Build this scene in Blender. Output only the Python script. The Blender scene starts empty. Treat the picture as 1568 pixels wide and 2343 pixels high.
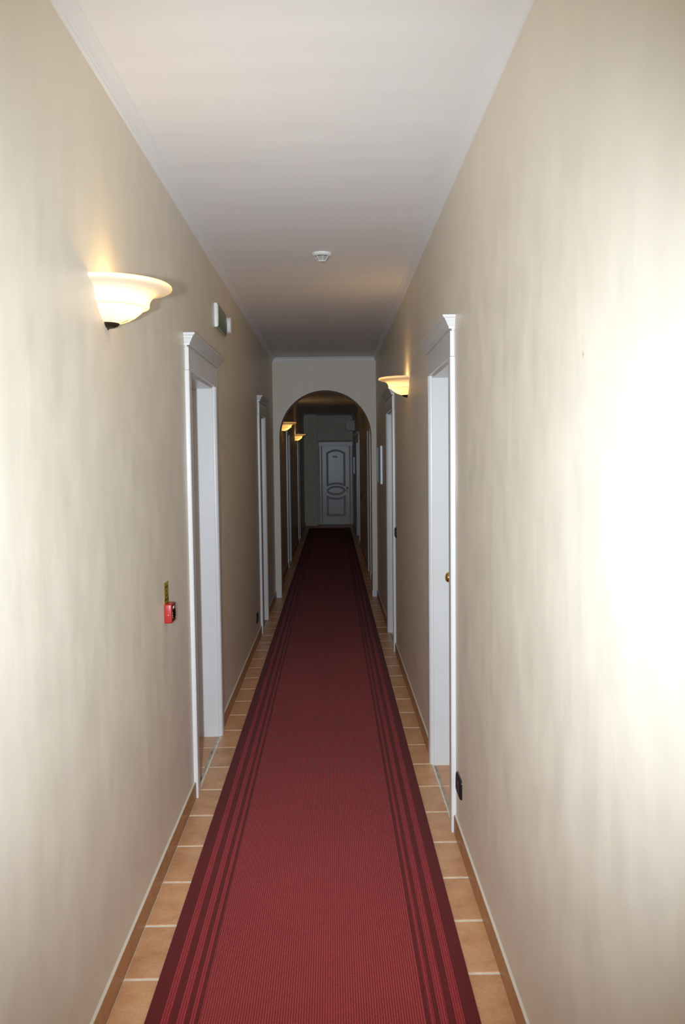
import bpy, bmesh, math, random
from mathutils import Vector, Matrix
random.seed(7)
PI = math.pi
scn = bpy.context.scene
COL = scn.collection

# ------------------------------------------------------------------ camera
F_PX = 1943.4
cam_d = bpy.data.cameras.new('camera')
cam = bpy.data.objects.new('camera', cam_d)
COL.objects.link(cam)
cam_d.sensor_fit = 'VERTICAL'
cam_d.sensor_height = 36.0
cam_d.lens = 36.0 * F_PX / 2343.0
cam_d.clip_start = 0.05
pitch, yaw, roll = 0.06197, 0.01151, -0.01122
fwd = Vector((math.sin(yaw) * math.cos(pitch), math.cos(yaw) * math.cos(pitch), -math.sin(pitch)))
rgt = Vector((math.cos(yaw), -math.sin(yaw), 0))
up = rgt.cross(fwd)
r2 = math.cos(roll) * rgt + math.sin(roll) * up
u2 = -math.sin(roll) * rgt + math.cos(roll) * up
M3 = Matrix((r2, u2, -fwd)).transposed()
cam.matrix_world = Matrix.Translation((0, 0, 1.65)) @ M3.to_4x4()
scn.camera = cam

# ------------------------------------------------------------------ world, flash, exposure
world = bpy.data.worlds.new('world')
scn.world = world
world.use_nodes = True
bg = world.node_tree.nodes['Background']
bg.inputs[0].default_value = (0, 0, 0, 1)      # a closed corridor: no sky or window is seen
bg.inputs[1].default_value = 0.0

# the photographer's on-camera flash, beside the lens (camera held upright)
# (its shadows fall to the right of the lamp, sign and call point; one head, fading towards the edge of its beam)
fl = bpy.data.lights.new('camera_flash_offscreen', 'SPOT')
fl.energy = 560.0
fl.color = (0.88, 1.0, 1.14)
fl.spot_size = math.radians(80)
fl.spot_blend = 1.0
fl.shadow_soft_size = 0.022
flo = bpy.data.objects.new('camera_flash_offscreen', fl)
COL.objects.link(flo)
flo.location = (-0.14, -0.02, 1.65)
flo.rotation_euler = (math.radians(90 - 3.5), 0, -yaw)

scn.view_settings.view_transform = 'Standard'
scn.view_settings.look = 'None'
scn.view_settings.gamma = 1.0
scn.view_settings.exposure = 0.0
scn.view_settings.use_curve_mapping = False

SCONCE_W = 1.75
scn.cycles.max_bounces = 20          # a narrow pale corridor lives on interreflection
scn.cycles.diffuse_bounces = 16
scn.cycles.glossy_bounces = 6
scn.cycles.transmission_bounces = 8

# ------------------------------------------------------------------ dimensions
XL, XR = -0.695, 0.528          # corridor walls
YB = -3.2                       # wall behind the camera
YA, YA2 = 10.13, 10.43          # arch wall front and back
YE = 21.6                       # end wall
YP = 21.2                       # its left pier
ZC, ZC2 = 2.857, 2.765          # ceilings before and beyond the arch
WT = 0.2                        # wall thickness

# ------------------------------------------------------------------ materials
def mat(name, col, rough=0.5, metal=0.0, spec=0.5, coat=0.0):
    m = bpy.data.materials.new(name)
    m.use_nodes = True
    b = m.node_tree.nodes['Principled BSDF']
    b.inputs['Base Color'].default_value = (*col, 1)
    b.inputs['Roughness'].default_value = rough
    b.inputs['Metallic'].default_value = metal
    b.inputs['Specular IOR Level'].default_value = spec
    b.inputs['Coat Weight'].default_value = coat
    return m

def nodes(m):
    nt = m.node_tree
    return nt, nt.nodes, nt.links, nt.nodes['Principled BSDF']

def coords(N, Lk, scale=(1, 1, 1), kind='Object'):
    t = N.new('ShaderNodeTexCoord')
    mp = N.new('ShaderNodeMapping')
    mp.inputs['Scale'].default_value = scale
    Lk.new(t.outputs[kind], mp.inputs['Vector'])
    return mp.outputs['Vector']

def noise(N, Lk, vec, scale, detail=3, rough=0.55):
    n = N.new('ShaderNodeTexNoise')
    n.inputs['Scale'].default_value = scale
    n.inputs['Detail'].default_value = detail
    n.inputs['Roughness'].default_value = rough
    Lk.new(vec, n.inputs['Vector'])
    return n.outputs['Fac']

def ramp(N, Lk, fac, stops, interp='LINEAR'):
    r = N.new('ShaderNodeValToRGB')
    r.color_ramp.interpolation = interp
    el = r.color_ramp.elements
    while len(el) < len(stops):
        el.new(0.5)
    for e, (p, c) in zip(el, stops):
        e.position = p
        e.color = (*c, 1) if len(c) == 3 else c
    Lk.new(fac, r.inputs['Fac'])
    return r.outputs['Color']

def mixc(N, Lk, fac, a, b, mode='MIX'):
    n = N.new('ShaderNodeMix')
    n.data_type = 'RGBA'
    n.blend_type = mode
    for sock, v in ((n.inputs[0], fac), (n.inputs[6], a), (n.inputs[7], b)):
        if isinstance(v, (int, float)):
            sock.default_value = v
        elif isinstance(v, tuple):
            sock.default_value = (*v, 1)
        else:
            Lk.new(v, sock)
    return n.outputs[2]

def bump(N, Lk, h, strength, dist, b):
    n = N.new('ShaderNodeBump')
    n.inputs['Strength'].default_value = strength
    n.inputs['Distance'].default_value = dist
    Lk.new(h, n.inputs['Height'])
    Lk.new(n.outputs['Normal'], b.inputs['Normal'])

# painted plaster: cream paint with trowel marks, satin sheen
def wall_mat(name, lo, hi):
    M_WALL = mat(name, lo, 0.42, spec=0.4)
    nt, N, Lk, b = nodes(M_WALL)
    v = coords(N, Lk, (1, 1, 0.35))
    n1 = noise(N, Lk, v, 2.2, 4)
    n2 = noise(N, Lk, coords(N, Lk, (1, 1, 0.6)), 9.0, 4)
    c = ramp(N, Lk, n1, [(0.3, lo), (0.7, hi)])
    c2 = ramp(N, Lk, n2, [(0.32, (0.93, 0.93, 0.925)), (0.7, (1.0, 1.0, 1.0))])
    c = mixc(N, Lk, 1.0, c, c2, 'MULTIPLY')
    vor = N.new('ShaderNodeTexVoronoi')           # sparse specks and scuffs
    vor.inputs['Scale'].default_value = 2.3
    Lk.new(coords(N, Lk, (1, 1, 0.7)), vor.inputs['Vector'])
    sp = ramp(N, Lk, vor.outputs['Distance'], [(0.008, (0.62, 0.58, 0.52)), (0.014, (1, 1, 1))])
    c = mixc(N, Lk, 1.0, c, sp, 'MULTIPLY')
    Lk.new(c, b.inputs['Base Color'])
    rr = ramp(N, Lk, n2, [(0.3, (0.36, 0.36, 0.36)), (0.75, (0.5, 0.5, 0.5))])
    Lk.new(rr, b.inputs['Roughness'])
    hb = noise(N, Lk, coords(N, Lk, (1, 1, 0.25)), 7.0, 5)
    bump(N, Lk, hb, 0.25, 0.006, b)
    return M_WALL
M_WALL = wall_mat('wall_paint', (0.76, 0.69, 0.565), (0.795, 0.73, 0.61))

M_CEIL = mat('ceiling_paint', (0.83, 0.825, 0.82), 0.75, spec=0.25)
nt, N, Lk, b = nodes(M_CEIL)
v = coords(N, Lk, (0.5, 3.0, 1))
n1 = noise(N, Lk, v, 2.5, 4)
c = ramp(N, Lk, n1, [(0.3, (0.83, 0.83, 0.835)), (0.7, (0.87, 0.87, 0.875))])
Lk.new(c, b.inputs['Base Color'])
bump(N, Lk, n1, 0.25, 0.003, b)

M_TRIM = mat('cornice_paint', (0.83, 0.83, 0.835), 0.6, spec=0.3)
M_DOOR = mat('white_lacquer', (0.80, 0.80, 0.79), 0.26, spec=0.5)
nt, N, Lk, b = nodes(M_DOOR)
n1 = noise(N, Lk, coords(N, Lk), 3.0, 3)
c = ramp(N, Lk, n1, [(0.3, (0.68, 0.675, 0.66)), (0.7, (0.72, 0.715, 0.70))])
Lk.new(c, b.inputs['Base Color'])
M_PLINTH = mat('white_plinth', (0.72, 0.72, 0.76), 0.5)

# terracotta tile
def tile_mat(name, a, c_, dark):
    m = mat(name, a, 0.38, spec=0.45)
    nt, N, Lk, b = nodes(m)
    oi = N.new('ShaderNodeObjectInfo')
    add = N.new('ShaderNodeVectorMath')
    add.operation = 'ADD'
    sc = N.new('ShaderNodeVectorMath')
    sc.operation = 'SCALE'
    Lk.new(coords(N, Lk, (1, 1, 1)), add.inputs[0])
    cmb = N.new('ShaderNodeCombineXYZ')
    mul = N.new('ShaderNodeMath')
    mul.operation = 'MULTIPLY'
    mul.inputs[1].default_value = 37.0
    Lk.new(oi.outputs['Random'], mul.inputs[0])
    for i in range(3):
        Lk.new(mul.outputs[0], cmb.inputs[i])
    Lk.new(cmb.outputs[0], add.inputs[1])
    n1 = noise(N, Lk, add.outputs[0], 9.0, 4)
    n2 = noise(N, Lk, add.outputs[0], 90.0, 2)
    c1 = ramp(N, Lk, n1, [(0.28, dark), (0.5, a), (0.75, c_)])
    sp = ramp(N, Lk, n2, [(0.3, (0.9, 0.88, 0.86)), (0.6, (1.0, 1.0, 1.0))])
    c1 = mixc(N, Lk, 1.0, c1, sp, 'MULTIPLY')
    tone = ramp(N, Lk, oi.outputs['Random'], [(0.0, (0.92, 0.91, 0.9)), (1.0, (1.05, 1.05, 1.05))])
    c1 = mixc(N, Lk, 1.0, c1, tone, 'MULTIPLY')
    Lk.new(c1, b.inputs['Base Color'])
    bump(N, Lk, n1, 0.2, 0.002, b)
    return m
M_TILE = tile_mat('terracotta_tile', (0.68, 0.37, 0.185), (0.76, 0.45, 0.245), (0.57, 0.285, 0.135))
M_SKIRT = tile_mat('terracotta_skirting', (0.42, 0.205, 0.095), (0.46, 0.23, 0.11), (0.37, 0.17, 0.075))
M_GROUT = mat('cement_grout', (0.66, 0.58, 0.45), 0.9)
nt, N, Lk, b = nodes(M_GROUT)
n1 = noise(N, Lk, coords(N, Lk), 30.0, 3)
Lk.new(ramp(N, Lk, n1, [(0.3, (0.72, 0.63, 0.48)), (0.65, (0.92, 0.85, 0.70))]), b.inputs['Base Color'])
M_GREYJOINT = mat('grey_threshold_joint', (0.36, 0.35, 0.30), 0.7)
nt, N, Lk, b = nodes(M_GREYJOINT)
n1 = noise(N, Lk, coords(N, Lk, (1, 1, 1)), 12.0, 3)
Lk.new(ramp(N, Lk, n1, [(0.35, (0.26, 0.26, 0.22)), (0.65, (0.60, 0.56, 0.47))]), b.inputs['Base Color'])
M_SEAL = mat('skirting_sealant', (0.74, 0.69, 0.58), 0.6)

# carpet runner: ribbed red pile with dark border and thin stripes
CXL, CXR = -0.571, 0.415
M_CARPET = mat('red_runner', (0.25, 0.03, 0.03), 0.95, spec=0.05)
nt, N, Lk, b = nodes(M_CARPET)
tc = N.new('ShaderNodeTexCoord')
sep = N.new('ShaderNodeSeparateXYZ')
Lk.new(tc.outputs['Object'], sep.inputs[0])
cc = (CXL + CXR) / 2
hw = (CXR - CXL) / 2
sub = N.new('ShaderNodeMath'); sub.operation = 'SUBTRACT'; sub.inputs[1].default_value = cc
Lk.new(sep.outputs['X'], sub.inputs[0])
ab = N.new('ShaderNodeMath'); ab.operation = 'ABSOLUTE'
Lk.new(sub.outputs[0], ab.inputs[0])
dv = N.new('ShaderNodeMath'); dv.operation = 'DIVIDE'; dv.inputs[1].default_value = hw
Lk.new(ab.outputs[0], dv.inputs[0])
def fr(x): return 1.0 - x / hw          # x metres in from the edge
DK, FD, ST = (0.145, 0.022, 0.022), (0.36, 0.053, 0.053), (0.375, 0.048, 0.053)
stops = [(0.0, FD), (fr(0.161), DK), (fr(0.148), ST), (fr(0.134), DK), (fr(0.119), ST), (fr(0.096), DK),
         (fr(0.072), ST), (fr(0.047), DK)]
base = ramp(N, Lk, dv.outputs[0], stops, 'CONSTANT')
# fine lines within the light stripes
def wave(freq):
    m1 = N.new('ShaderNodeMath'); m1.operation = 'MULTIPLY'; m1.inputs[1].default_value = freq
    Lk.new(sep.outputs['X'], m1.inputs[0])
    s = N.new('ShaderNodeMath'); s.operation = 'SINE'
    Lk.new(m1.outputs[0], s.inputs[0])
    m2 = N.new('ShaderNodeMath'); m2.operation = 'MULTIPLY_ADD'
    m2.inputs[1].default_value = 0.5; m2.inputs[2].default_value = 0.5
    Lk.new(s.outputs[0], m2.inputs[0])
    return m2.outputs[0]
RIB = 2 * PI / 0.0078
w1 = wave(RIB)
dash = noise(N, Lk, coords(N, Lk, (140, 45, 1)), 1.0, 1)
ribtone = ramp(N, Lk, w1, [(0.1, (0.56, 0.52, 0.55)), (0.75, (1.10, 1.1, 1.1))])  # two-tone yarn, plus groove shade between the ribs painted into the colour
lines = mixc(N, Lk, 1.0, base, ribtone, 'MULTIPLY')
isdark = ramp(N, Lk, dv.outputs[0], [(0.0, (0, 0, 0)), (fr(0.161), (1, 1, 1)), (fr(0.148), (0, 0, 0)), (fr(0.134), (1, 1, 1)),
              (fr(0.119), (0, 0, 0)), (fr(0.096), (1, 1, 1)), (fr(0.072), (0, 0, 0)), (fr(0.047), (1, 1, 1))], 'CONSTANT')
c = mixc(N, Lk, isdark, lines, base)
fl_ = ramp(N, Lk, noise(N, Lk, coords(N, Lk, (1, 1, 1)), 330.0, 2), [(0.3, (0.62, 0.58, 0.64)), (0.7, (1.30, 1.3, 1.25))])
c = mixc(N, Lk, 1.0, c, fl_, 'MULTIPLY')
big = ramp(N, Lk, noise(N, Lk, coords(N, Lk, (1, 0.7, 1)), 1.6, 3), [(0.3, (0.93, 0.93, 0.95)), (0.7, (1.05, 1.04, 1.02))])
c = mixc(N, Lk, 1.0, c, big, 'MULTIPLY')
Lk.new(c, b.inputs['Base Color'])
b.inputs['Sheen Weight'].default_value = 0.05
bump(N, Lk, w1, 0.6, 0.002, b)

# sconce glass: opal glass, light of the bulb shines through it
M_GLASS = bpy.data.materials.new('opal_glass')
M_GLASS.use_nodes = True
nt = M_GLASS.node_tree
N, Lk = nt.nodes, nt.links
N.remove(N['Principled BSDF'])
out = N['Material Output']
df = N.new('ShaderNodeBsdfDiffuse'); df.inputs[0].default_value = (0.86, 0.84, 0.76, 1)
tr = N.new('ShaderNodeBsdfTranslucent'); tr.inputs[0].default_value = (0.96, 0.80, 0.47, 1)
gl = N.new('ShaderNodeBsdfGlossy'); gl.inputs['Roughness'].default_value = 0.25
mx = N.new('ShaderNodeMixShader'); mx.inputs[0].default_value = 0.45
Lk.new(df.outputs[0], mx.inputs[1]); Lk.new(tr.outputs[0], mx.inputs[2])
mx2 = N.new('ShaderNodeMixShader'); mx2.inputs[0].default_value = 0.04
Lk.new(mx.outputs[0], mx2.inputs[1]); Lk.new(gl.outputs[0], mx2.inputs[2])
Lk.new(mx2.outputs[0], out.inputs['Surface'])

M_BRONZE = mat('dark_bronze', (0.035, 0.022, 0.015), 0.35, metal=0.6)
M_BRASS = mat('polished_brass', (0.62, 0.43, 0.13), 0.16, metal=1.0)
M_DULLBRASS = mat('dull_brass', (0.55, 0.45, 0.26), 0.5, metal=0.7)
M_STEEL = mat('polished_steel', (0.72, 0.72, 0.72), 0.15, metal=1.0)
M_PLASTIC = mat('white_plastic', (0.80, 0.80, 0.80), 0.4)
M_IVORY = mat('ivory_plastic', (0.78, 0.77, 0.72), 0.4)
M_BLACK = mat('black_plastic', (0.012, 0.011, 0.013), 0.32)
M_BLACK2 = mat('charcoal_plastic', (0.035, 0.032, 0.038), 0.35)
M_RED = mat('red_plastic', (0.38, 0.022, 0.016), 0.32)
M_MAROON = mat('dark_red_print', (0.10, 0.006, 0.008), 0.2)
M_YELLOW = mat('yellow_label', (0.33, 0.225, 0.012), 0.6)
M_INK = mat('black_ink', (0.02, 0.016, 0.008), 0.7)
M_GREEN = mat('green_acrylic', (0.12, 0.19, 0.06), 0.15, spec=0.4)
M_PALEGREEN = mat('pale_green_edge', (0.55, 0.6, 0.42), 0.3)
M_PICT = mat('white_print', (0.25, 0.27, 0.2), 0.3)
M_PAPER = mat('blue_grey_print', (0.10, 0.105, 0.14), 0.7, spec=0.1)
M_PAPERD = mat('dark_print', (0.014, 0.014, 0.016), 0.7, spec=0.1)
M_ALU = mat('white_aluminium', (0.75, 0.75, 0.77), 0.25, spec=0.6)
M_PANE = mat('picture_glass', (0.03, 0.03, 0.035), 0.05, spec=0.6)
b = M_PANE.node_tree.nodes['Principled BSDF']
b.inputs['Transmission Weight'].default_value = 1.0
b.inputs['IOR'].default_value = 1.08
b.inputs['Base Color'].default_value = (0.95, 0.97, 0.97, 1)
M_DARKVOID = mat('dark_slot', (0.01, 0.01, 0.012), 0.8)

# ------------------------------------------------------------------ mesh helpers
class MB:
    def __init__(s):
        s.v, s.f = [], []
    def add(s, vs, fs):
        o = len(s.v)
        s.v += [tuple(p) for p in vs]
        s.f += [tuple(i + o for i in f) for f in fs]
        return s
    def box(s, x0, x1, y0, y1, z0, z1):
        vs = [(x, y, z) for z in (z0, z1) for y in (y0, y1) for x in (x0, x1)]
        return s.add(vs, [(0, 2, 3, 1), (4, 5, 7, 6), (0, 1, 5, 4), (2, 6, 7, 3), (0, 4, 6, 2), (1, 3, 7, 5)])
    def extrude(s, prof, fn, t0, t1, cap=True):
        """closed 2D profile swept from t0 to t1; fn(p, t) gives the 3D point"""
        n = len(prof)
        a = [fn(p, t0) for p in prof]
        c = [fn(p, t1) for p in prof]
        fs = [(i, (i + 1) % n, n + (i + 1) % n, n + i) for i in range(n)]
        if cap:
            fs += [tuple(range(n))[::-1], tuple(range(n, 2 * n))]
        return s.add(a + c, fs)
    def lathe(s, prof, fn, a0=0.0, a1=2 * PI, n=32):
        """open profile (r, h) revolved; fn(r*cos, r*sin, h)"""
        full = abs(a1 - a0 - 2 * PI) < 1e-6
        k = n if full else n + 1
        m = len(prof)
        vs = []
        for i in range(k):
            a = a0 + (a1 - a0) * i / n
            for r, h in prof:
                vs.append(fn(r * math.cos(a), r * math.sin(a), h))
        fs = []
        for i in range(n):
            j = (i + 1) % k
            for q in range(m - 1):
                fs.append((i * m + q, j * m + q, j * m + q + 1, i * m + q + 1))
        return s.add(vs, fs)
    def mesh(s, name, m, smooth=False, bev=0.0, seg=2, angle=35):
        me = bpy.data.meshes.new(name)
        me.from_pydata(s.v, [], s.f)
        bm = bmesh.new()
        bm.from_mesh(me)
        bmesh.ops.remove_doubles(bm, verts=bm.verts, dist=1e-6)
        bmesh.ops.recalc_face_normals(bm, faces=bm.faces)
        if bev:
            es = [e for e in bm.edges if len(e.link_faces) == 2 and e.calc_face_angle(0) > math.radians(40)]
            bmesh.ops.bevel(bm, geom=es, offset=bev, segments=seg, profile=0.5, affect='EDGES', clamp_overlap=True)
        bm.to_mesh(me)
        bm.free()
        me.materials.append(m)
        if smooth:
            for p in me.polygons:
                p.use_smooth = True
            try:
                me.set_sharp_from_angle(angle=math.radians(angle))
            except Exception:
                pass
        return me
    def obj(s, name, m, parent=None, **k):
        return link(name, s.mesh(name, m, **k), parent)

def link(name, me, parent=None, loc=None):
    o = bpy.data.objects.new(name, me)
    COL.objects.link(o)
    if parent:
        o.parent = parent
    if loc:
        o.location = loc
    return o

def empty(name, loc=(0, 0, 0), rz=0.0, parent=None):
    o = bpy.data.objects.new(name, None)
    COL.objects.link(o)
    o.location = loc
    o.rotation_euler = (0, 0, rz)
    o.empty_display_size = 0.1
    if parent:
        o.parent = parent
    return o

def tag(o, label, cat, group=None, kind=None):
    o['label'] = label
    o['category'] = cat
    if group:
        o['group'] = group
    if kind:
        o['kind'] = kind
    return o

def copy_tree(o, parent=None):
    c = o.copy()
    COL.objects.link(c)
    c.parent = parent
    for ch in list(o.children):
        copy_tree(ch, c)
    return c

def boxo(name, m, parent, x0, x1, y0, y1, z0, z1, bev=0.0, **k):
    return MB().box(x0, x1, y0, y1, z0, z1).obj(name, m, parent, bev=bev, **k)

RZ_L, RZ_R, RZ_E = -PI / 2, PI / 2, PI      # mounted on left, right, end wall: local y points into the corridor

# ------------------------------------------------------------------ doors table (outer y range, height scale)
CW = 0.085                                   # casing width
DOORS_L = [(4.08, 5.09, 1.0), (8.0, 8.80, 1.0), (12.95, 13.88, 0.985), (17.0, 17.85, 0.965)]
DOORS_R = [(3.65, 4.56, 1.0), (7.17, 8.07, 0.995), (11.60, 12.50, 0.985), (16.4, 18.4, 0.966)]
HEAD = 2.07                                  # opening height

# ------------------------------------------------------------------ walls
def side_wall(name, x0, x1, doors, label):
    mb = MB()
    y = YB
    top = ZC + 0.05
    for a, c_, hs in doors:
        o0, o1 = a + CW - 0.01, c_ - CW + 0.01
        mb.box(x0, x1, y, o0, -0.03, top)
        mb.box(x0, x1, o0, o1, HEAD * hs + 0.012, top)
        y = o1
    mb.box(x0, x1, y, YE + 0.1, -0.03, top)
    o = mb.obj(name, M_WALL)
    return tag(o, label, 'wall', kind='structure')
side_wall('wall_left', XL - WT, XL, DOORS_L, 'cream painted corridor wall carrying the fire call point')
side_wall('wall_right', XR, XR + WT, DOORS_R, 'cream painted corridor wall with the brass-knobbed door')
o = boxo('wall_back', M_WALL, None, XL, XR, YB - 0.1, YB, -0.03, ZC + 0.05)
tag(o, 'cream painted wall closing the near end of the corridor', 'wall', kind='structure')
mb = MB()
mb.box(XL, XR, YE, YE + 0.15, -0.03, ZC + 0.05)
mb.box(XL, -0.372, YP, YE, -0.03, ZC + 0.05)
o = mb.obj('wall_end', M_WALL)
tag(o, 'dim far end wall around the panelled end door', 'wall', kind='structure')

# wall with the round arch
ACX, AR, ASP = -0.0765, 0.547, 1.921
NA = 48
arc = [(ACX - AR * math.cos(PI * i / NA), ASP + AR * math.sin(PI * i / NA)) for i in range(NA + 1)]
mb = MB()
top = ZC + 0.02
inner = [(ACX - AR, -0.03)] + arc + [(ACX + AR, -0.03)]
outer = []
for x, z in inner:
    if z < ASP + 1e-6:
        outer.append((XL if x < ACX else XR, z))
    else:
        outer.append((min(max(ACX + (x - ACX) * 1.9, XL), XR) if z > ASP + 0.02 else (XL if x < ACX else XR), top))
outer[1] = (XL, ASP); outer[-2] = (XR, ASP)
# front, back and intrados as strips
for yy in (YA, YA2):
    mb.add([(x, yy, z) for x, z in inner] + [(x, yy, z) for x, z in outer],
           [(i, i + 1, len(inner) + i + 1, len(inner) + i) for i in range(len(inner) - 1)])
    mb.add([(XL, yy, ASP), (XL, yy, top), (outer[2][0], yy, top)], [(0, 1, 2)] if outer[2][0] > XL + 1e-4 else [])
mb.add([(x, yy, z) for yy in (YA, YA2) for x, z in inner],
       [(i, i + 1, len(inner) + i + 1, len(inner) + i) for i in range(len(inner) - 1)])
arch = mb.obj('wall_arch', M_WALL, smooth=True, angle=30)
tag(arch, 'cream cross wall pierced by a tall round arch', 'wall', kind='structure')
for x0, x1 in ((XL + 0.004, ACX - AR - 0.004), (ACX + AR - 0.006, XR - 0.001)):
    boxo('plinth', M_PLINTH, arch, x0, x1, YA - 0.012, YA, 0.0, 0.073, bev=0.002)

# ceilings
o = boxo('ceiling', M_CEIL, None, XL - 0.02, XR + 0.02, YB, 7.94, ZC, ZC + 0.05)
tag(o, 'white plaster ceiling over the near corridor', 'ceiling', kind='structure')
mbx = MB().box(XL - 0.02, XR + 0.02, 7.94, YA2, ZC + 0.006, ZC + 0.055)
o = mbx.obj('ceiling', M_CEIL)
tag(o, 'white ceiling panel between the plaster seam and the arch', 'ceiling', kind='structure')
o = boxo('ceiling', M_CEIL, None, XL - 0.0, XR + 0.0, YA2, YE, ZC2, ZC2 + 0.08)
tag(o, 'dark ceiling of the corridor beyond the arch', 'ceiling', kind='structure')

# plaster cornices
CORN = [(0, -0.050), (0.007, -0.049), (0.010, -0.043), (0.010, -0.038), (0.013, -0.036), (0.014, -0.032), (0.017, -0.022),
        (0.023, -0.013), (0.031, -0.0075), (0.037, -0.006), (0.040, -0.003), (0.040, 0.0), (0, 0.0)]
def cornice(name, fn, t0, t1, label):
    o = MB().extrude(CORN, fn, t0, t1).obj(name, M_TRIM, smooth=True, angle=25)
    return tag(o, label, 'cornice', kind='structure')
cornice('trim_1', lambda p, t: (XL + p[0], t, ZC + p[1]), YB, YA, 'white plaster cornice above the fire call point wall')
cornice('trim_2', lambda p, t: (XR - p[0], t, ZC + p[1]), YB, YA, 'white plaster cornice above the brass-knobbed door wall')
cornice('trim_3', lambda p, t: (t, YA - p[0], ZC + p[1]), XL, XR, 'white plaster cornice above the round arch')
cornice('trim_4', lambda p, t: (XL + p[0], t, ZC2 + p[1]), YA2, YP, 'shaded cornice above the lamps beyond the arch')
cornice('trim_5', lambda p, t: (XR - p[0], t, ZC2 + p[1]), YA2, YE, 'shaded cornice above the wide door beyond the arch')
cornice('trim_6', lambda p, t: (t, YE - p[0], ZC2 + p[1]), -0.372, XR, 'shaded cornice above the end door')
cornice('trim_7', lambda p, t: (t, YP - p[0], ZC2 + p[1]), XL, -0.372, 'shaded cornice on the pier beside the end door')

# ------------------------------------------------------------------ floor and tiles
floor = boxo('floor', M_GROUT, None, XL - WT, XR + WT, YB, YE + 0.1, -0.06, -0.0022)
tag(floor, 'terracotta tiled corridor floor with pale joints', 'floor', kind='structure')
TP, T0, TL_ = 0.31255, 2.622, 0.2998
def tile_mesh(w):
    me = MB().box(-w / 2, w / 2, -TL_ / 2, TL_ / 2, -0.008, 0.0).mesh('tile', M_TILE, bev=0.0018, seg=1)
    return me
tm = tile_mesh(0.2995)
cols = [XL + 0.01 + 0.15075 * (2 * i + 1) for i in range(4)]
k0 = int((0.5 - T0) / TP)
k = k0
while T0 + k * TP < YE - 0.05:
    yc = T0 + (k + 0.5) * TP
    if yc + TL_ / 2 < YE + 0.02:
        for i, xc in enumerate(cols):
            if i in (0, 3) or yc > 20.0:
                t = link('tile', tm, floor, (xc, yc, random.uniform(-0.0006, 0.0002)))
                if random.random() < 0.5:
                    t.rotation_euler = (0, 0, PI)
    k += 1
# tiles in the door recesses and the grey joint before them
te = tile_mesh(0.20)
for doors, s, xw in ((DOORS_L, -1, XL), (DOORS_R, 1, XR)):
    for a, c_, hs in doors:
        o0, o1 = a + CW, c_ - CW
        kk = math.floor((o0 - T0) / TP)
        while T0 + kk * TP < o1:
            y0, y1 = max(o0 - 0.01, T0 + kk * TP + 0.006), min(o1 + 0.01, T0 + (kk + 1) * TP - 0.006)
            if y1 - y0 > 0.03:
                t = link('tile', te, floor, (xw + s * 0.112, (y0 + y1) / 2, 0))
                t.scale = (1, (y1 - y0) / TL_, 1)
            kk += 1
        j = boxo('threshold_joint', M_GREYJOINT, floor, min(xw + s * 0.0125, xw + s * 0.0005), max(xw + s * 0.0125, xw + s * 0.0005),
                 o0 - 0.004, o1 + 0.004, -0.008, -0.0012)

# skirting tiles
def skirting(name, xw, s, runs, j0, jp, label):
    root = empty(name, (xw, 0, 0))
    tag(root, label, 'baseboard', kind='structure')
    ln = jp - 0.005
    prof = [(0, 0), (0.010, 0), (0.010, 0.072), (0.0085, 0.0775), (0.005, 0.080), (0, 0.080)]
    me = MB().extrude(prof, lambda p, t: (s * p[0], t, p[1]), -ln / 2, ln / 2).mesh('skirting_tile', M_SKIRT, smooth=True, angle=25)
    for r0, r1 in runs:
        kk = math.floor((r0 - j0) / jp)
        while j0 + kk * jp < r1:
            y0, y1 = max(r0, j0 + kk * jp + 0.0025), min(r1, j0 + (kk + 1) * jp - 0.0025)
            if y1 - y0 > 0.012 and y1 > 0.6:
                t = link('skirting_tile', me, root, (0, (y0 + y1) / 2, 0))
                t.scale = (1, (y1 - y0) / ln, 1)
            kk += 1
        if r1 > 0.6:
            q = [(0, 0), (0.0065, 0), (0.0065, 0.079), (0.0035, 0.082), (0.001, 0.0855), (0, 0.0855)]
            MB().extrude(q, lambda p, t: (s * p[0], t, p[1]), max(r0, 0.6), r1).obj('sealant', M_SEAL, root)
    return root
def runs_of(doors, end):
    ys = [YB] + [v for a, c_, h in doors for v in (a, c_)] + [end]
    rs = list(zip(ys[0::2], ys[1::2]))
    out_ = []
    for a, c_ in rs:
        if a < YA < c_:
            out_ += [(a, YA - 0.012), (YA2, c_)]
        else:
            out_.append((a, c_))
    return out_
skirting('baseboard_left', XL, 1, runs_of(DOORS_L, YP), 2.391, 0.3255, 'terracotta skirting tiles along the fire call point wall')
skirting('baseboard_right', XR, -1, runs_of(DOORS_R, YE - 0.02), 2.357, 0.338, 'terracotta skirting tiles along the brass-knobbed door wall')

# ------------------------------------------------------------------ runner
o = MB().box(CXL, CXR, YB + 0.1, 20.35, 0.0002, 0.0085).obj('carpet_runner', M_CARPET, bev=0.002)
tag(o, 'long ribbed red carpet runner with dark striped borders on the tiles', 'carpet')

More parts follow.
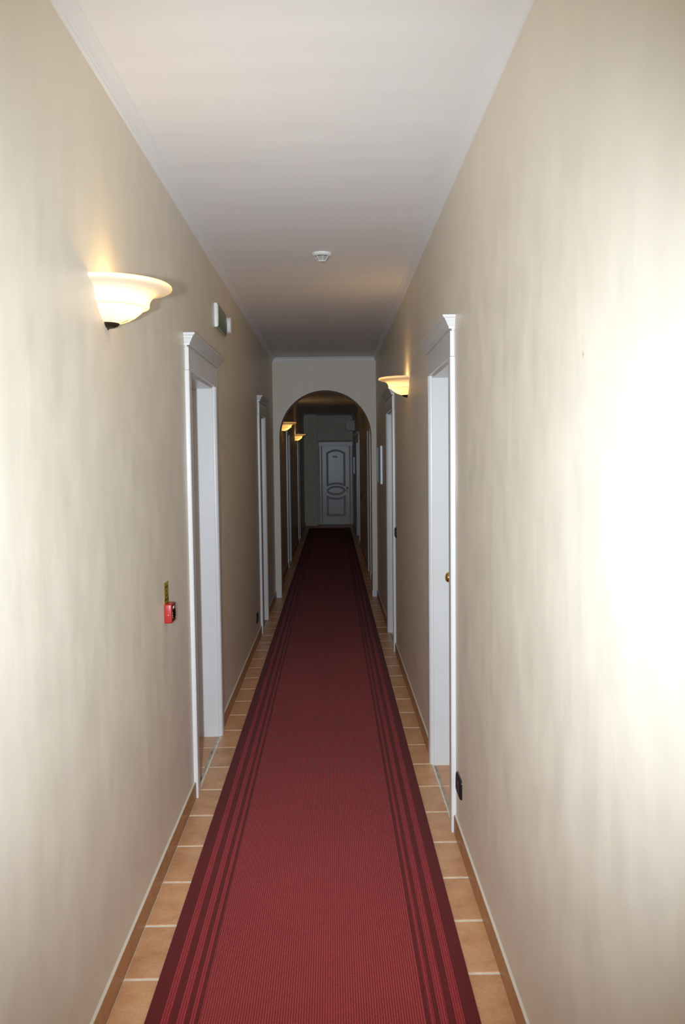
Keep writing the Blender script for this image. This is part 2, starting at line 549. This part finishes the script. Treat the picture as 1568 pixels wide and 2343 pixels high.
# ------------------------------------------------------------------ doors
def ring(path, prof):
    """closed path of (u, z) swept by profile of (offset inward, height); returns verts, faces as (u, h, z)"""
    n = len(path)
    nor = []
    for i in range(n):
        p0, p1 = Vector(path[i - 1]), Vector(path[(i + 1) % n])
        pc = Vector(path[i])
        d0, d1 = (pc - p0).normalized(), (p1 - pc).normalized()
        n0, n1 = Vector((-d0.y, d0.x)), Vector((-d1.y, d1.x))
        nn = (n0 + n1).normalized()
        nor.append(nn / max(0.5, nn.dot(n0)))
    vs, m = [], len(prof)
    for i in range(n):
        for off, h in prof:
            q = Vector(path[i]) + nor[i] * off
            vs.append((q.x, h, q.y))
    fs = []
    for i in range(n):
        j = (i + 1) % n
        for q in range(m - 1):
            fs.append((i * m + q, j * m + q, j * m + q + 1, i * m + q + 1))
    return vs, fs

def panel_paths(hwid, H):
    """three panels: arched top, oval, and one with a hollow top (counter-clockwise in u, z)"""
    w = hwid * 0.62
    def cw(x): return (x / w) ** 2
    ov = [(w * math.cos(2 * PI * i / 48), H * 0.475 + 0.115 * math.sin(2 * PI * i / 48)) for i in range(48)]
    n = 16
    xs = [-w + 2 * w * i / n for i in range(n + 1)]
    up_ = [(x, H * 0.545 + 0.055 * (1 - cw(x))) for x in xs] + [(x, H * 0.945 - 0.075 * cw(x)) for x in reversed(xs)]
    lo = [(-w, H * 0.125), (w, H * 0.125)] + [(x, H * 0.36 + 0.05 * cw(x)) for x in reversed(xs)]
    return (up_, ov, lo)

def make_door(name, loc, rz, width, hs, knob_side, label, leaves=1, flush=False):
    root = empty(name, loc, rz)
    tag(root, label, 'door', kind='structure')
    a = width / 2 - CW                       # half opening
    H = HEAD * hs
    # casings
    prof = [(0, 0), (0.0, 0.014), (0.002, 0.018), (0.006, 0.020), (CW - 0.026, 0.020), (CW - 0.020, 0.0185), (CW - 0.013, 0.0135),
            (CW - 0.0095, 0.007), (CW - 0.008, 0.0)]
    for s in (-1, 1):
        MB().extrude(prof, lambda p, t: (s * (width / 2 - p[0]), p[1], t), 0.0, H + 0.012).obj('casing', M_DOOR, root)
    zf0, zf1 = H + 0.013, H + (0.03 if flush else 0.122 * hs)
    MB().box(-width / 2, width / 2, 0.0, 0.0195, zf0, zf1).obj('fascia', M_DOOR, root, bev=0.0025, seg=2)
    if not flush:
        MB().box(-width / 2 + 0.008, width / 2 - 0.008, 0.0, 0.0115, zf1 - 0.002, zf1 + 0.009).obj('fascia_bead', M_DOOR, root)
    # crowning cornice with returned ends
    LD = 0.0 if flush else 0.115
    zc = zf1 + 0.008
    cp = [(0.0, 0.0), (0.025, 0.0), (0.026, 0.009), (0.028, 0.011), (0.032, 0.017), (0.036, 0.026), (0.0405, 0.034), (0.043, 0.037),
          (0.0435, 0.0405), (0.049, 0.044), (0.0535, 0.049), (0.0545, 0.054), (0.0525, 0.056), (0.0, 0.056)]
    if not flush:
        mb = MB()
        lft = [(-width / 2 - max(0, p[0] - 0.022) * 0.85, p[0], zc + p[1]) for p in cp]
        lb = [(-width / 2 - max(0, p[0] - 0.022) * 0.85, 0.0, zc + p[1]) for p in cp]
        m = len(cp)
        vs = lb + lft + [(-x, y, z) for x, y, z in lft] + [(-x, y, z) for x, y, z in lb]
        fs = []
        for r_ in range(3):
            for i in range(m - 1):
                fs.append((r_ * m + i, r_ * m + i + 1, (r_ + 1) * m + i + 1, (r_ + 1) * m + i))
        fs.append((m - 1, 2 * m - 1, 3 * m - 1, 4 * m - 1))
        MB().add(vs, fs).obj('door_cornice', M_DOOR, root, smooth=True, angle=28)
    # lining
    for s in (-1, 1):
        x0, x1 = sorted((s * a, s * (a + 0.012)))
        boxo('jamb', M_DOOR, root, x0, x1, -LD - 0.05, -0.001, 0.0, H + 0.012)
    boxo('jamb_head', M_DOOR, root, -a, a, -LD - 0.05, -0.001, H, H + 0.012)
    # leaf or leaves
    lw = 2 * a / leaves
    for q in range(leaves):
        uc = -a + lw * (q + 0.5)
        hw_ = lw / 2 - 0.003
        leaf = boxo('door_leaf', M_DOOR, root, uc - hw_, uc + hw_, -LD - 0.04, -LD, 0.006, H - 0.003, bev=0.002)
        for path in (() if flush else panel_paths(hw_, H)):
            pp = [(uc + x, z) for x, z in path]
            # raised moulding between two grooved beads
            vs, fs = ring(pp, [(0.0, 0.0), (0.004, 0.004), (0.016, 0.010), (0.030, 0.004), (0.034, 0.0)])
            vs = [(x, -LD + h, z) for x, h, z in vs]
            mo = MB().add(vs, fs).obj('panel_moulding', M_DOOR, leaf, smooth=True, angle=50)
            mbg = MB()
            for o_, wd in ((-0.010, 0.010), (0.034, 0.016)):
                vs, fs = ring(pp, [(o_ - 0.004, 0.0), (o_, 0.012), (o_ + wd / 2, 0.001), (o_ + wd, 0.012), (o_ + wd + 0.004, 0.0)])
                mbg.add([(x, -LD + h, z) for x, h, z in vs], fs)
            mbg.obj('moulding_groove', M_DOOR, leaf)
        # number plate
        mbp = MB().lathe([(0.0, 0.004), (0.9, 0.004), (1.0, 0.001), (1.0, 0.0)],
                         lambda x, y, h: (uc + x * 0.055, -LD + h, H * 0.82 + y * 0.026), n=28)
        mbp.obj('number_plate', M_DULLBRASS, leaf, smooth=True)
        ks = knob_side if leaves == 1 else (1 if q == 0 else -1)
        if not ks:
            continue
        ku = uc + ks * (hw_ - 0.062)
        kz = 1.027 * hs
        kp = [(0.026, 0.0), (0.026, 0.003), (0.022, 0.006), (0.010, 0.008), (0.009, 0.022), (0.014, 0.026), (0.0235, 0.029),
              (0.0275, 0.036), (0.028, 0.043), (0.0255, 0.050), (0.020, 0.055), (0.011, 0.0585), (0.0, 0.059)]
        MB().lathe(kp, lambda x, y, h: (ku + x, -LD + h, kz + y), n=32).obj('door_knob', M_BRASS, leaf, smooth=True, angle=40)
        kp2 = [(0.022, 0.0), (0.022, 0.003), (0.018, 0.006), (0.008, 0.007), (0.007, 0.012), (0.0, 0.013)]
        MB().lathe(kp2, lambda x, y, h: (ku + x, -LD + h, kz - 0.085 + y), n=24).obj('lock_rose', M_BRASS, leaf, smooth=True, angle=40)
    return root

n = 1
labs = {('L', 0): 'white casing and recessed door beside the fire call point', ('L', 1): 'white corniced doorway between the black wall socket and the arch',
        ('L', 2): 'shadowed white doorway past the first lamp beyond the arch', ('L', 3): 'farthest white doorway on the lamp side beyond the arch',
        ('R', 0): 'white corniced doorway with a brass knob inside', ('R', 1): 'white corniced doorway between the wall lamp and the framed plan',
        ('R', 2): 'plain white door half hidden just behind the arch pier', ('R', 3): 'wide white doorway under the alarm box near the end door'}
for key, doors, xw, rz in (('L', DOORS_L, XL, RZ_L), ('R', DOORS_R, XR, RZ_R)):
    for i, (a, c_, hs) in enumerate(doors):
        wide = c_ - a > 1.5
        if key == 'L':
            ks = 1
        else:
            ks = (1, -1, 0, -1)[i]
        make_door('door_%d' % n, (xw, (a + c_) / 2, 0), rz, c_ - a, hs, ks, labs[(key, i)], leaves=2 if wide else 1, flush=(key == 'R' and i == 2))
        n += 1

# end door: flush with the wall, panelled leaf in view
def make_end_door():
    w, hs = 0.856, 0.952
    root = empty('door_%d' % n, (0.092, YE, 0), RZ_E)
    tag(root, 'white panelled door with oval panel closing the corridor', 'door', kind='structure')
    a = w / 2 - CW
    H = 1.985
    prof = [(0, 0), (0.0, 0.016), (0.006, 0.022), (0.02, 0.024), (CW - 0.03, 0.024), (CW - 0.018, 0.018), (CW - 0.004, 0.016), (CW, 0.012), (CW, 0)]
    for s in (-1, 1):
        MB().extrude(prof, lambda p, t: (s * (w / 2 - p[0]), p[1], t), 0.0, H).obj('casing', M_DOOR, root)
    boxo('fascia', M_DOOR, root, -w / 2 - 0.006, w / 2, 0, 0.024, H + 0.012, H + 0.105, bev=0.003)
    boxo('groove_line', M_DOOR, root, -w / 2, w / 2, 0, 0.014, H, H + 0.012)
    cp = [(0.0, 0.0), (0.026, 0.0), (0.028, 0.008), (0.036, 0.022), (0.044, 0.034), (0.052, 0.04), (0.054, 0.05), (0, 0.05)]
    MB().extrude(cp, lambda p, t: (t, p[0], H + 0.105 + p[1]), -w / 2 + 0.006, w / 2 + 0.02).obj('door_cornice', M_DOOR, root, smooth=True, angle=28)
    leaf = boxo('door_leaf', M_DOOR, root, -a + 0.004, a - 0.004, 0.0, 0.012, 0.012, H - 0.002, bev=0.002)
    g = boxo('gap_line', M_DOOR, root, -a, a, -0.0, 0.002, 0.0, H)
    w2 = 0.235
    def cw(x): return (x / w2) ** 2
    nn = 18
    xs = [-w2 + 2 * w2 * i / nn for i in range(nn + 1)]
    uppath = [(x, 0.965 + 0.055 * (1 - cw(x))) for x in xs] + [(x, 1.895 - 0.08 * cw(x)) for x in reversed(xs)]
    oval = [(w2 * 0.99 * math.cos(2 * PI * i / 56), 0.86 + 0.115 * math.sin(2 * PI * i / 56)) for i in range(56)]
    low = [(-w2, 0.215), (w2, 0.215)] + [(x, 0.665 + 0.07 * cw(x)) for x in reversed(xs)]
    D = 0.012
    for pp in (uppath, oval, low):
        vs, fs = ring(pp, [(0.006, 0.0), (0.008, 0.003), (0.0175, 0.0055), (0.027, 0.003), (0.029, 0.0)])
        MB().add([(x, D + h, z) for x, h, z in vs], fs).obj('panel_moulding', M_DOOR, leaf, smooth=True, angle=50)
        mbg = MB()
        for o_, wd in ((-0.001, 0.007), (0.029, 0.011)):
            vs, fs = ring(pp, [(o_ - 0.004, 0.0), (o_, 0.012), (o_ + wd / 2, 0.001), (o_ + wd, 0.012), (o_ + wd + 0.004, 0.0)])
            mbg.add([(x, D + h, z) for x, h, z in vs], fs)
        mbg.obj('moulding_groove', M_DOOR, leaf)
    MB().lathe([(0.0, 0.005), (0.85, 0.005), (1.0, 0.001), (1.0, 0.0)],
               lambda x, y, h: (0.015 + x * 0.058, D + h, 1.715 + y * 0.028), n=28).obj('number_plate', M_DULLBRASS, leaf, smooth=True)
    kp = [(0.026, 0.0), (0.026, 0.003), (0.022, 0.006), (0.010, 0.008), (0.009, 0.022), (0.014, 0.026), (0.0235, 0.029),
          (0.0275, 0.036), (0.028, 0.043), (0.0255, 0.050), (0.020, 0.055), (0.011, 0.0585), (0.0, 0.059)]
    ku = -a + 0.062
    MB().lathe(kp, lambda x, y, h: (ku + x, D + h, 0.925 + y), n=32).obj('door_knob', M_STEEL, leaf, smooth=True, angle=40)
    kp2 = [(0.022, 0.0), (0.022, 0.003), (0.018, 0.006), (0.008, 0.007), (0.007, 0.012), (0.0, 0.013)]
    MB().lathe(kp2, lambda x, y, h: (ku + x, D + h, 0.845 + y), n=24).obj('lock_rose', M_STEEL, leaf, smooth=True, angle=40)
make_end_door()

# ------------------------------------------------------------------ wall lamps
SHADE = [(0.188, 0.0), (0.196, 0.0005), (0.200, -0.003), (0.2005, -0.008), (0.198, -0.012), (0.190, -0.0155), (0.178, -0.018),
         (0.165, -0.021), (0.152, -0.026), (0.142, -0.033), (0.135, -0.042), (0.131, -0.051), (0.1295, -0.059), (0.1295, -0.064), (0.127, -0.0685),
         (0.1215, -0.0705), (0.116, -0.0705), (0.112, -0.0745), (0.101, -0.085), (0.087, -0.096), (0.070, -0.106), (0.052, -0.1135), (0.034, -0.1175)]
def make_sconce(loc, rz, label, power):
    root = empty('wall_lamp', loc, rz)
    tag(root, label, 'wall lamp')
    MB().lathe(SHADE, lambda x, y, h: (x, y, h), 0.0, PI, 40).obj('glass_shade', M_GLASS, root, smooth=True, angle=60)
    cap = [(0.0, -0.1165), (0.036, -0.1165), (0.0375, -0.118), (0.036, -0.121), (0.031, -0.126), (0.022, -0.1305), (0.010, -0.133), (0.004, -0.1338),
           (0.003, -0.137), (0.0, -0.138)]
    MB().lathe(cap, lambda x, y, h: (x, y, h), 0.0, PI, 24).obj('finial_cap', M_BRONZE, root, smooth=True, angle=50)
    boxo('wall_plate', M_PLASTIC, root, -0.05, 0.05, 0.0, 0.012, -0.095, -0.025, bev=0.004)
    MB().lathe([(0.0, -0.1), (0.012, -0.1), (0.012, -0.085), (0.0, -0.085)], lambda x, y, h: (x, 0.055 + y, h), n=16).obj('bulb_holder', M_PLASTIC, root)
    ld = bpy.data.lights.new('bulb_light', 'POINT')
    ld.energy = power
    ld.color = (1.0, 0.62, 0.25)
    ld.shadow_soft_size = 0.028
    lo = bpy.data.objects.new('bulb_light', ld)
    COL.objects.link(lo)
    lo.parent = root
    lo.location = (0, 0.06, -0.045)
    return root
make_sconce((XL, 2.685, 2.197), RZ_L, 'glowing opal glass wall lamp casting a shadow above the fire call point', SCONCE_W)
make_sconce((XR, 5.93, 2.207), RZ_R, 'glowing opal glass wall lamp between the two doorways before the arch', SCONCE_W)
make_sconce((XL, 11.95, 2.172), RZ_L, 'glowing opal glass wall lamp partly hidden by the arch edge', SCONCE_W * 0.6)
make_sconce((XL, 16.15, 2.127), RZ_L, 'small glowing opal glass wall lamp deepest in the dark corridor', SCONCE_W * 0.6)

# ------------------------------------------------------------------ smoke detector
root = empty('smoke_detector', (-0.046, 5.07, ZC))
tag(root, 'round white smoke detector with slotted cone on the ceiling', 'smoke detector')
MB().lathe([(0.0, 0.0), (0.057, 0.0), (0.058, -0.002), (0.058, -0.010), (0.054, -0.014), (0.046, -0.018), (0.0, -0.018)],
           lambda x, y, h: (x, y, h), n=40).obj('base', M_IVORY, root, smooth=True, angle=40)
MB().lathe([(0.041, -0.017), (0.020, -0.043), (0.0, -0.043)], lambda x, y, h: (x, y, h), n=32).obj('dark_core', M_DARKVOID, root, smooth=True)
for i in range(5):
    z = -0.0225 - i * 0.0047
    r = 0.0445 - (i * 0.0047 + 0.003) * 0.83
    MB().lathe([(r - 0.006, z), (r, z), (r - 0.0017, z - 0.0021), (r - 0.007, z - 0.0021), (r - 0.006, z)],
               lambda x, y, h: (x, y, h), n=36).obj('vent_ring', M_IVORY, root, smooth=True, angle=40)
for i in range(7):
    an = i * 2 * PI / 7 + 0.35
    MB().extrude([(0.039, -0.0165), (0.0455, -0.0175), (0.0235, -0.045), (0.018, -0.045)],
                 lambda p, t: (p[0] * math.cos(an) - t * math.sin(an), p[0] * math.sin(an) + t * math.cos(an), p[1]),
                 -0.0011, 0.0011).obj('vent_rib', M_IVORY, root)
MB().lathe([(0.0, -0.042), (0.0235, -0.043), (0.022, -0.0465), (0.017, -0.0485), (0.0, -0.049)],
           lambda x, y, h: (x, y, h), n=32).obj('bottom_cap', M_IVORY, root, smooth=True, angle=40)

# ------------------------------------------------------------------ emergency exit sign and sounder on the left wall
SY0, SY1 = 5.137, 5.545
root = empty('exit_sign', (XL, (SY0 + SY1) / 2, 2.52), RZ_L)
tag(root, 'white boxed emergency sign with a green face above the doorway', 'sign')
hl = (SY1 - SY0) / 2
MB().box(-hl, hl, 0.0, 0.021, -0.072, 0.072).obj('housing', M_PLASTIC, root, bev=0.006, seg=3, smooth=True)
g = MB()
NN = 10
vs = []
for i in range(NN + 1):
    z = -0.068 + 0.136 * i / NN
    d = 0.0225 + 0.006 * (1 - ((z) / 0.068) ** 2)
    vs += [(-hl + 0.006, d, z), (hl - 0.006, d, z), (-hl + 0.006, 0.018, z), (hl - 0.006, 0.018, z)]
fs = []
for i in range(NN):
    a_ = 4 * i
    fs += [(a_, a_ + 1, a_ + 5, a_ + 4), (a_ + 2, a_ + 6, a_ + 7, a_ + 3), (a_, a_ + 4, a_ + 6, a_ + 2), (a_ + 1, a_ + 3, a_ + 7, a_ + 5)]
fs += [(0, 2, 3, 1), (4 * NN, 4 * NN + 1, 4 * NN + 3, 4 * NN + 2)]
g.add(vs, fs).obj('green_panel', M_GREEN, root, smooth=True, angle=40)
boxo('panel_edge', M_PALEGREEN, root, hl - 0.006, hl - 0.002, 0.018, 0.026, -0.066, 0.06)
boxo('lower_rail', M_GREEN, root, -hl + 0.004, hl - 0.004, 0.010, 0.020, -0.0745, -0.071)

root = empty('alarm_sounder', (XL, 5.665, 2.537), RZ_L)
tag(root, 'round white alarm sounder mounted next to the green sign', 'alarm')
MB().lathe([(0.0, 0.0), (0.050, 0.0), (0.052, 0.003), (0.052, 0.024), (0.050, 0.027), (0.047, 0.0275)],
           lambda x, y, h: (x, h, y), n=36).obj('base', M_PLASTIC, root, smooth=True, angle=35)
MB().lathe([(0.050, 0.0275), (0.0505, 0.036), (0.046, 0.041), (0.03, 0.044), (0.0, 0.045)],
           lambda x, y, h: (x, h, y), n=36).obj('cover', M_PLASTIC, root, smooth=True, angle=35)
root = boxo('cable_clip', M_IVORY, None, XL, XL + 0.012, 5.572, 5.60, 2.452, 2.468, bev=0.002)
tag(root, 'tiny brownish cable clip under the white alarm sounder', 'cable clip')

# ------------------------------------------------------------------ fire call point and its label
root = empty('fire_call_point', (XL, 3.491, 1.0255), RZ_L)
tag(root, 'red break-glass fire call point on the cream wall', 'fire alarm')
boxo('housing', M_RED, root, -0.041, 0.041, 0.0, 0.031, -0.0395, 0.0395, bev=0.005, seg=3, smooth=True)
boxo('front_plate', M_MAROON, root, -0.0365, 0.0365, 0.030, 0.0325, -0.035, 0.035, bev=0.001)
boxo('glass_window', M_PANE, root, -0.028, 0.022, 0.0325, 0.0345, -0.021, 0.012, bev=0.0006)
for zz in (-0.016, -0.008, 0.001):
    boxo('white_mark', M_PLASTIC, root, 0.024, 0.031, 0.0322, 0.0332, zz, zz + 0.003)
boxo('white_mark', M_PLASTIC, root, -0.012, 0.016, 0.0322, 0.0332, 0.018, 0.028)
MB().lathe([(0.0, 0.0025), (0.0018, 0.0015), (0.0022, 0.0)], lambda x, y, h: (0.041 + h, 0.0175 + x, -0.004 + y), n=12).obj('side_screw', M_STEEL, root, smooth=True)

root = empty('yellow_label', (XL, 3.505, 1.106), RZ_L)
tag(root, 'yellow label with four lines of black lettering above the call point', 'label')
boxo('label_sheet', M_YELLOW, root, -0.045, 0.045, 0.0, 0.0012, -0.0445, 0.0445)
def text_mesh(s, size, width):
    cu = bpy.data.curves.new('lettering', 'FONT')
    cu.body = s
    cu.align_x = 'CENTER'
    cu.align_y = 'CENTER'
    cu.size = size
    cu.offset = 0.0006
    to = bpy.data.objects.new('lettering_tmp', cu)
    COL.objects.link(to)
    dg = bpy.context.evaluated_depsgraph_get()
    me = bpy.data.meshes.new_from_object(to.evaluated_get(dg))
    bpy.data.objects.remove(to)
    xs = [v_.co.x for v_ in me.vertices]
    k_ = width / (max(xs) - min(xs))
    for v_ in me.vertices:
        x, y = v_.co.x * k_, v_.co.y
        v_.co = (-x, 0.0016, y)        # viewer's right is local -x
    me.materials.clear()
    me.materials.append(M_INK)
    return me
for s_, z_, wd in (('USARE', 0.024, 0.052), ('IN', 0.006, 0.02), ('CASO', -0.0105, 0.042), ('INCENDIO', -0.028, 0.076)):
    link('lettering', text_mesh(s_, 0.0145, wd), root, (0, 0, z_))

# ------------------------------------------------------------------ sockets and switches
def plate(name, loc, rz, w, h, label, cat, modules, group=None):
    root = empty(name, loc, rz)
    tag(root, label, cat, group)
    # bulged cover plate
    pts = []
    q = 8
    rr_ = h * 0.22
    for cx, cz, a0 in ((w / 2 - rr_, h / 2 - rr_, 0), (-w / 2 + rr_, h / 2 - rr_, PI / 2), (-w / 2 + rr_, -h / 2 + rr_, PI), (w / 2 - rr_, -h / 2 + rr_, 1.5 * PI)):
        for i in range(q + 1):
            an = a0 + PI / 2 * i / q
            pts.append((cx + rr_ * math.cos(an), cz + rr_ * math.sin(an)))
    lv = [(1.0, 0.0), (1.0, 0.003), (0.97, 0.006), (0.90, 0.009), (0.80, 0.0105)]
    vs = [(x * s_, d_, z * s_) for s_, d_ in lv for x, z in pts]
    m = len(pts)
    fs = []
    for r_ in range(len(lv) - 1):
        for i in range(m):
            j = (i + 1) % m
            fs.append((r_ * m + i, r_ * m + j, (r_ + 1) * m + j, (r_ + 1) * m + i))
    fs.append(tuple(range((len(lv) - 1) * m, len(lv) * m)))
    MB().add(vs, fs).obj('cover_plate', M_BLACK, root, smooth=True, angle=40)
    mw = w * 0.56 / modules
    for i in range(modules):
        uc = -w * 0.28 + mw * (i + 0.5)
        mo = boxo('module', M_BLACK2, root, uc - mw / 2 + 0.001, uc + mw / 2 - 0.001, 0.008, 0.0135, -h * 0.29, h * 0.29, bev=0.0012)
        if cat == 'socket':
            for zz in (-0.011, 0.0, 0.011):
                MB().lathe([(0.0, 0.0), (0.0024, 0.0)], lambda x, y, hh: (uc + x, 0.01375, zz + y), n=12).obj('pin_hole', M_DARKVOID, mo)
    return root
plate('wall_socket', (XR, 3.535, 0.257), RZ_R, 0.135, 0.088, 'black wall socket low beside the brass-knobbed doorway', 'socket', 3)
plate('wall_socket', (XL, 7.60, 0.232), RZ_L, 0.135, 0.088, 'black wall socket low on the wall before the corniced doorway', 'socket', 3)
plate('wall_socket', (XL, 11.2, 0.30), RZ_L, 0.12, 0.088, 'black wall socket in shadow just through the arch', 'socket', 3)
plate('wall_socket', (XL, 16.1, 0.35), RZ_L, 0.12, 0.088, 'black wall socket below the deepest wall lamp', 'socket', 3)
plate('light_switch', (XR, 7.06, 1.035), RZ_R, 0.125, 0.085, 'black light switch beside the doorway near the framed plan', 'switch', 3)
plate('light_switch', (XR, 15.8, 0.955), RZ_R, 0.125, 0.085, 'black light switch in the dark before the wide doorway', 'switch', 3)

# ------------------------------------------------------------------ framed plans on the right wall
def framed(loc, w, h, label):
    root = empty('framed_plan', loc, RZ_R)
    tag(root, label, 'picture frame')
    t, d = 0.012, 0.021
    boxo('backing_sheet', M_PAPER, root, -w / 2 + 0.004, w / 2 - 0.004, 0.0, 0.0145, -h / 2 + 0.004, h / 2 - 0.004)
    boxo('printed_plan', M_PAPERD, root, -w / 2 + 0.03, w / 2 - 0.03, 0.0145, 0.0152, -h / 2 + 0.05, h / 2 - 0.085)
    for x0, x1, z0, z1 in ((-w / 2, -w / 2 + t, -h / 2, h / 2), (w / 2 - t, w / 2, -h / 2, h / 2), (-w / 2 + t, w / 2 - t, h / 2 - t, h / 2), (-w / 2 + t, w / 2 - t, -h / 2, -h / 2 + t)):
        boxo('frame_bar', M_ALU, root, x0, x1, 0.0, d, z0, z1, bev=0.002)
    boxo('glass_pane', M_PANE, root, -w / 2 + t, w / 2 - t, 0.0165, 0.0185, -h / 2 + t, h / 2 - t)
    return root
framed((XR, 9.26, 1.585), 0.64, 0.405, 'white framed evacuation plan between the doorway and the arch')
framed((XR, 20.2, 1.50), 0.55, 0.40, 'glinting framed plan on the wall beside the end door')

# ------------------------------------------------------------------ alarm box at the far end
root = empty('alarm_box', (XR, 19.6, 2.42), RZ_R)
tag(root, 'large grey alarm box with rounded front high by the end door', 'alarm')
boxo('back_box', M_PLASTIC, root, -0.12, 0.12, 0.0, 0.075, -0.12, 0.12, bev=0.006, smooth=True)
boxo('seam', M_PLASTIC, root, -0.112, 0.112, 0.07, 0.094, -0.112, 0.112)
prof = [(0.088, -0.12), (0.088, 0.12), (0.15, 0.118), (0.185, 0.105), (0.203, 0.082), (0.211, 0.05), (0.213, 0.0), (0.209, -0.05), (0.196, -0.085), (0.17, -0.108), (0.14, -0.118)]
MB().extrude(prof, lambda p, t: (t, p[0], p[1]), -0.12, 0.12).obj('domed_cover', M_PLASTIC, root, bev=0.004, smooth=True, angle=30)
